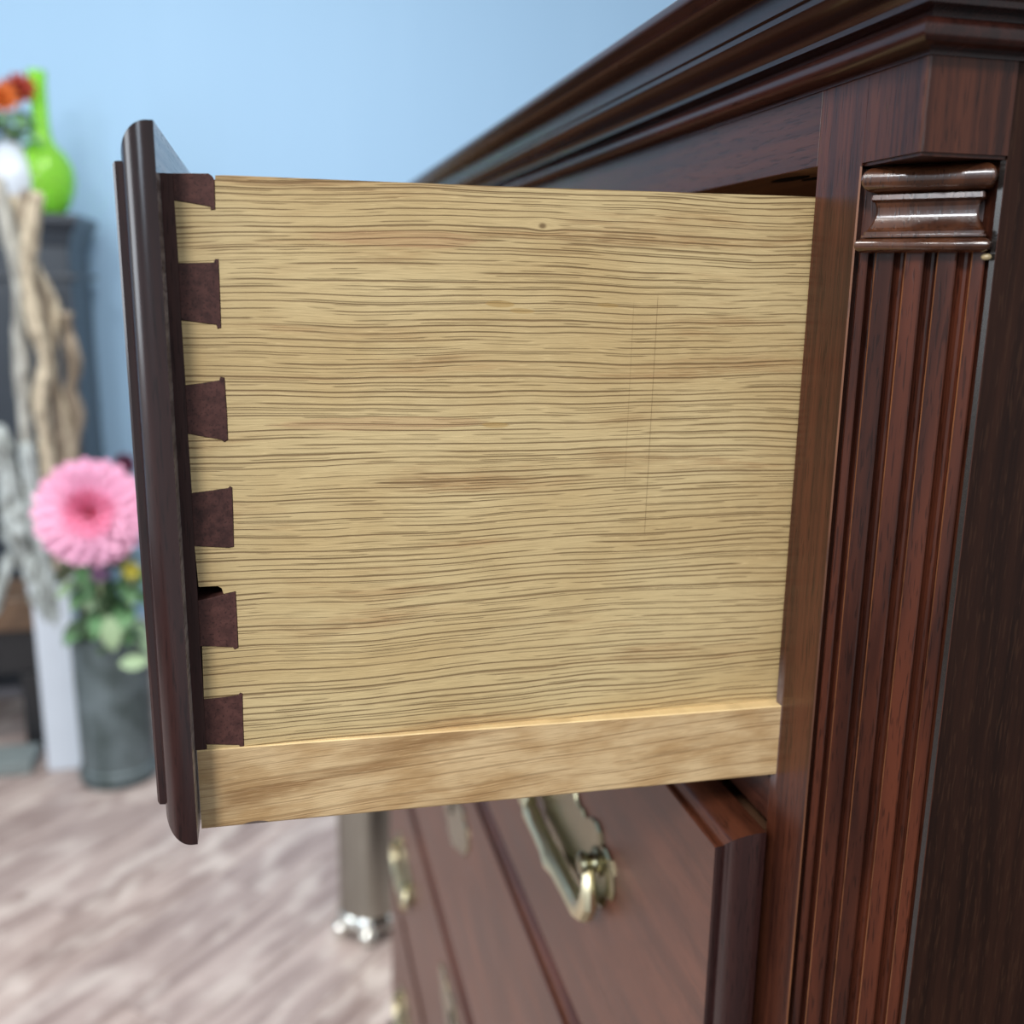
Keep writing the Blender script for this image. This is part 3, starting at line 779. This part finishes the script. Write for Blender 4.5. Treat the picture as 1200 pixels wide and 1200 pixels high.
branch('driftwood branch that leans out behind the wavy bleached one', [(14, 228), (26, 285), (42, 318), (64, 362), (60, 412), (66, 455), (78, 505), (82, 560), (74, 660), (72, 745)], 0.0145, m_drift, 2.08, 2.175)
branch('short knobbly driftwood branch with a rounded tip at right of the bundle', [(77, 366), (80, 392), (88, 428), (83, 458), (92, 488), (86, 520), (82, 570), (78, 660), (77, 745)], 0.0160, m_drift3, 2.10, 2.19)
branch('thin driftwood branch crossing the neck of the bundle', [(30, 222), (30, 268), (40, 312), (50, 360), (62, 452), (70, 520), (68, 620), (66, 745)], 0.0120, m_drift3, 2.03, 2.18)
branch('lichen covered pale bark branch bending into the white vase', [(-14, 500), (6, 545), (16, 600), (26, 645), (46, 680), (60, 735)], 0.030, m_lichen, 2.10, 2.150, None, 'lichen_branch', 0.16)
branch('rough grey bark branch in front of the lower driftwood', [(30, 520), (40, 575), (48, 630), (58, 680), (68, 740)], 0.020, m_lichen, 2.09, 2.145, None, 'lichen_branch', 0.16)
branch('lower lichen twig at the left edge below the pale bark branch', [(-10, 720), (4, 680), (12, 655), (22, 648), (40, 672)], 0.015, m_lichen, 2.12, 2.13, None, 'lichen_twig', 0.16)

# low dark bench at the left edge
m_benchtop = wood_dark('brown_bench_top', 0, (0.08, 0.045, 0.025), (0.20, 0.12, 0.07), 0.45)
m_blackpaint = plain('black_paint', (0.012, 0.012, 0.014), 0.45, var=0.3)
m_greybar = plain('grey_painted_rail', (0.06, 0.06, 0.07), 0.45)
bench = thing('bench', 'low black bench with a brown top at the left edge behind the white vase', 'bench', (-0.95, 2.33, FZ))
zt = at(15, 700, 2.26).z
w = MB(); w.box(-1.25, -0.615, 2.25, 2.43, zt - 0.085, zt); w.build('seat', m_benchtop, bench, bevel=0.006)
w = MB(); w.box(-1.23, -0.63, 2.275, 2.41, zt - 0.20, zt - 0.0855); w.build('apron', m_blackpaint, bench, bevel=0.003)
for x in (-1.20, -0.665):
    for y in (2.28, 2.375):
        w = MB(); w.box(x - 0.025, x + 0.025, y - 0.018, y + 0.018, FZ, zt - 0.2005); w.build('leg', m_blackpaint, bench, bevel=0.003)
w = MB(); w.box(-1.1745, -0.6905, 2.285, 2.31, FZ + 0.13, FZ + 0.155); w.build('stretcher', m_greybar, bench)
w = MB(); w.box(-0.45, 0.45, -0.06, 0.06, 0, 0.028)
o = w.build('floor_mat', plain('grey_green_slab', (0.17, 0.20, 0.20), 0.7, var=0.3), None, (-1.10, 2.175, FZ), bevel=0.004)
tag(o, 'grey stone slab lying on the floor in front of the black bench', 'slab'); o.name = 'stone_slab'

# grey bucket of flowers
BX, BY, BR, BH = -0.447, 2.075, 0.088, 0.365
k = N('weathered_zinc'); x, y, z = k.obj()
a = k.noise(k.xyz(k.m('MULTIPLY', x, 14.0), k.m('MULTIPLY', y, 14.0), k.m('MULTIPLY', z, 9.0)), 1.0, 4, 0.65)
k.base(k.mix(k.step(a, 0.3, 0.7), (0.055, 0.075, 0.075), (0.15, 0.19, 0.205))); k.rough(0.5); k.b.inputs['Metallic'].default_value = 0.35
m_zinc = k.mat
bucket = thing('bucket', 'tall dark grey metal bucket on the floor holding the pink dahlia', 'bucket', (BX, BY, FZ))
w = MB(); w.lathe([(0.002, 0.0), (BR - 0.004, 0.0), (BR - 0.002, 0.004), (BR - 0.002, 0.035), (BR - 0.006, 0.040), (BR - 0.004, BH - 0.02), (BR - 0.004, BH), (BR - 0.009, BH), (BR - 0.010, 0.05), (0.002, 0.03)], (0, 0, 0), 40)
w.build('body', m_zinc, bucket, (BX, BY, FZ))
for zz_, rr_ in ((0.020, 0.0035), (BH - 0.004, 0.004)):
    w = MB(); n = 40
    w.loft([[(( BR + rr_*cos(2*pi*j/8) - 0.002)*cos(2*pi*i/n), (BR + rr_*cos(2*pi*j/8) - 0.002)*sin(2*pi*i/n), zz_ + rr_*sin(2*pi*j/8)) for j in range(8)] for i in range(n + 1)], True, False)
    w.build('hoop', m_zinc, bucket, (BX, BY, FZ))
k = N('pink_petal_outer'); k.base((0.88, 0.47, 0.66)); k.rough(0.55); k.b.inputs['Subsurface Weight'].default_value = 0.0; m_p1 = k.mat
k = N('pink_petal_mid'); k.base((0.88, 0.32, 0.50)); k.rough(0.55); m_p2 = k.mat
k = N('pink_petal_heart'); k.base((0.80, 0.15, 0.26)); k.rough(0.55); m_p3 = k.mat
pm = [petal_mesh(1.0, 0.34, m_p1, 0.18), petal_mesh(1.0, 0.34, m_p2, 0.28), petal_mesh(1.0, 0.36, m_p3, 0.4)]
fc = at(107, 601, 1.985)
bloom('dahlia', 'large pink dahlia in full bloom above the grey bucket', fc, (0.08, -1, 0.22), 0.112, pm,
      [(20, -0.12, -0.04, 1.0, 0, 0), (20, 0.06, 0.02, 0.97, 0, .5), (18, 0.20, 0.08, 0.86, 0, .25), (16, 0.36, 0.13, 0.73, 0, .1), (14, 0.52, 0.18, 0.58, 1, .6),
       (12, 0.72, 0.22, 0.44, 1, .2), (9, 0.98, 0.25, 0.32, 1, .4), (7, 1.25, 0.27, 0.24, 2, 0)],
      None, Vector((BX, BY + 0.01, FZ + 0.25)))
m_plum = plain('plum_petal', (0.10, 0.02, 0.05), 0.5, var=0.3)
pp = petal_mesh(1.0, 0.4, m_plum)
bloom('plum_flower', 'small dark plum bloom behind the pink dahlia at the drawer edge', at(147, 545, 2.06), (-0.1, -1, 0.3), 0.026, [pp], RG, None, Vector((BX + 0.02, BY + 0.03, FZ + 0.25)))
m_mauve = plain('mauve_petal', (0.30, 0.17, 0.30), 0.5, var=0.2)
mp = petal_mesh(1.0, 0.4, m_mauve)
bloom('mauve_flower', 'small mauve bloom among the leaves below the pink dahlia', at(117, 672, 1.975), (0, -1, 0.3), 0.020, [mp], RG, None, Vector((BX - 0.02, BY - 0.02, FZ + 0.25)))
m_yel = plain('yellow_petal', (0.62, 0.56, 0.10), 0.5, var=0.2)
ypm = petal_mesh(1.0, 0.4, m_yel)
bloom('yellow_flower', 'small yellow bloom in the bucket at the edge of the open drawer', at(154, 668, 1.985), (0, -1, 0.2), 0.020, [ypm], RG, None, Vector((BX + 0.03, BY - 0.01, FZ + 0.25)))
m_whitefl = plain('white_petal', (0.70, 0.74, 0.72), 0.5, var=0.1)
wpm = petal_mesh(1.0, 0.4, m_whitefl)
bloom('white_flower', 'small white bloom behind the right edge of the pink dahlia', at(152, 567, 2.08), (0, -1, 0.2), 0.024, [wpm], RG, None, Vector((BX + 0.04, BY + 0.02, FZ + 0.25)))
random.seed(21)
for si, (dx, lab) in enumerate(((-0.035, 'leafy green stem at the left side of the grey bucket'), (0.0, 'leafy green stem in the middle of the grey bucket'), (0.040, 'leafy green stem at the right side of the grey bucket'))):
    st = thing('leafy_stem', lab, 'leaves', (BX + dx, BY - 0.02, FZ + 0.30), 'leafy stems in the grey bucket')
    top = Vector((BX + dx*1.4, BY - 0.05, FZ + 0.56))
    w = MB(); w.tube(seg_path([(BX + dx*0.5, BY, FZ + 0.06), (BX + dx, BY - 0.02, FZ + 0.36), top], 5), 0.004, 8); w.build('stem', m_stem, st)
    for i in range(20):
        z = FZ + 0.37 + 0.19*i/20
        th = -pi/2 + random.uniform(-1.7, 1.7)
        me = random.choice((leaf_m, leaf_m, leaf_p, leaf_d))
        place('leaf', me, st, (BX + dx*1.2, BY - 0.035, z), (cos(th), sin(th), random.uniform(-0.7, 0.35)), random.uniform(-.5, .5), random.uniform(.65, 1.05))
    if si == 1:
        place('leaf', leaf_p, st, at(128, 722, 1.978), (0.05, -0.25, -1), 0.2, 1.0)
        place('leaf', leaf_p, st, at(140, 778, 1.978), (1, -0.15, 0.12), 1.3, 0.8)

# polished metal umbrella stand beyond the chest
UX, UY, UR = 0.078, 1.372, 0.056
m_steel = plain('brushed_metal', (0.34, 0.33, 0.29), 0.34, 1.0, 0.12, 30)
m_shiny = plain('polished_metal', (0.80, 0.80, 0.74), 0.10, 1.0, 0.05)
um = thing('umbrella_stand', 'grey metal cylinder on shiny rounded feet standing beyond the end of the chest', 'stand', (UX, UY, FZ))
w = MB(); w.lathe([(0.002, 0.04), (UR - 0.004, 0.04), (UR, 0.046), (UR, 0.585), (UR + 0.003, 0.588), (UR + 0.003, 0.60), (UR - 0.004, 0.60), (UR - 0.006, 0.06), (0.002, 0.055)], (0, 0, 0), 40)
w.build('body', m_steel, um, (UX, UY, FZ))
w = MB(); w.lathe([(0.002, 0.024), (UR + 0.003, 0.024), (UR + 0.007, 0.030), (UR + 0.006, 0.038), (UR, 0.0465), (0.002, 0.0465)], (0, 0, 0), 40); w.build('base_ring', m_shiny, um, (UX, UY, FZ))
for i in range(6):
    th = 2*pi*i/6 + radians(20)
    w = MB(); w.ball((0, 0, 0.015), 0.0165, 14, 10, 1, 1, 0.92)
    w.build('foot', m_shiny, um, (UX + (UR + 0.001)*cos(th), UY + (UR + 0.001)*sin(th), FZ))
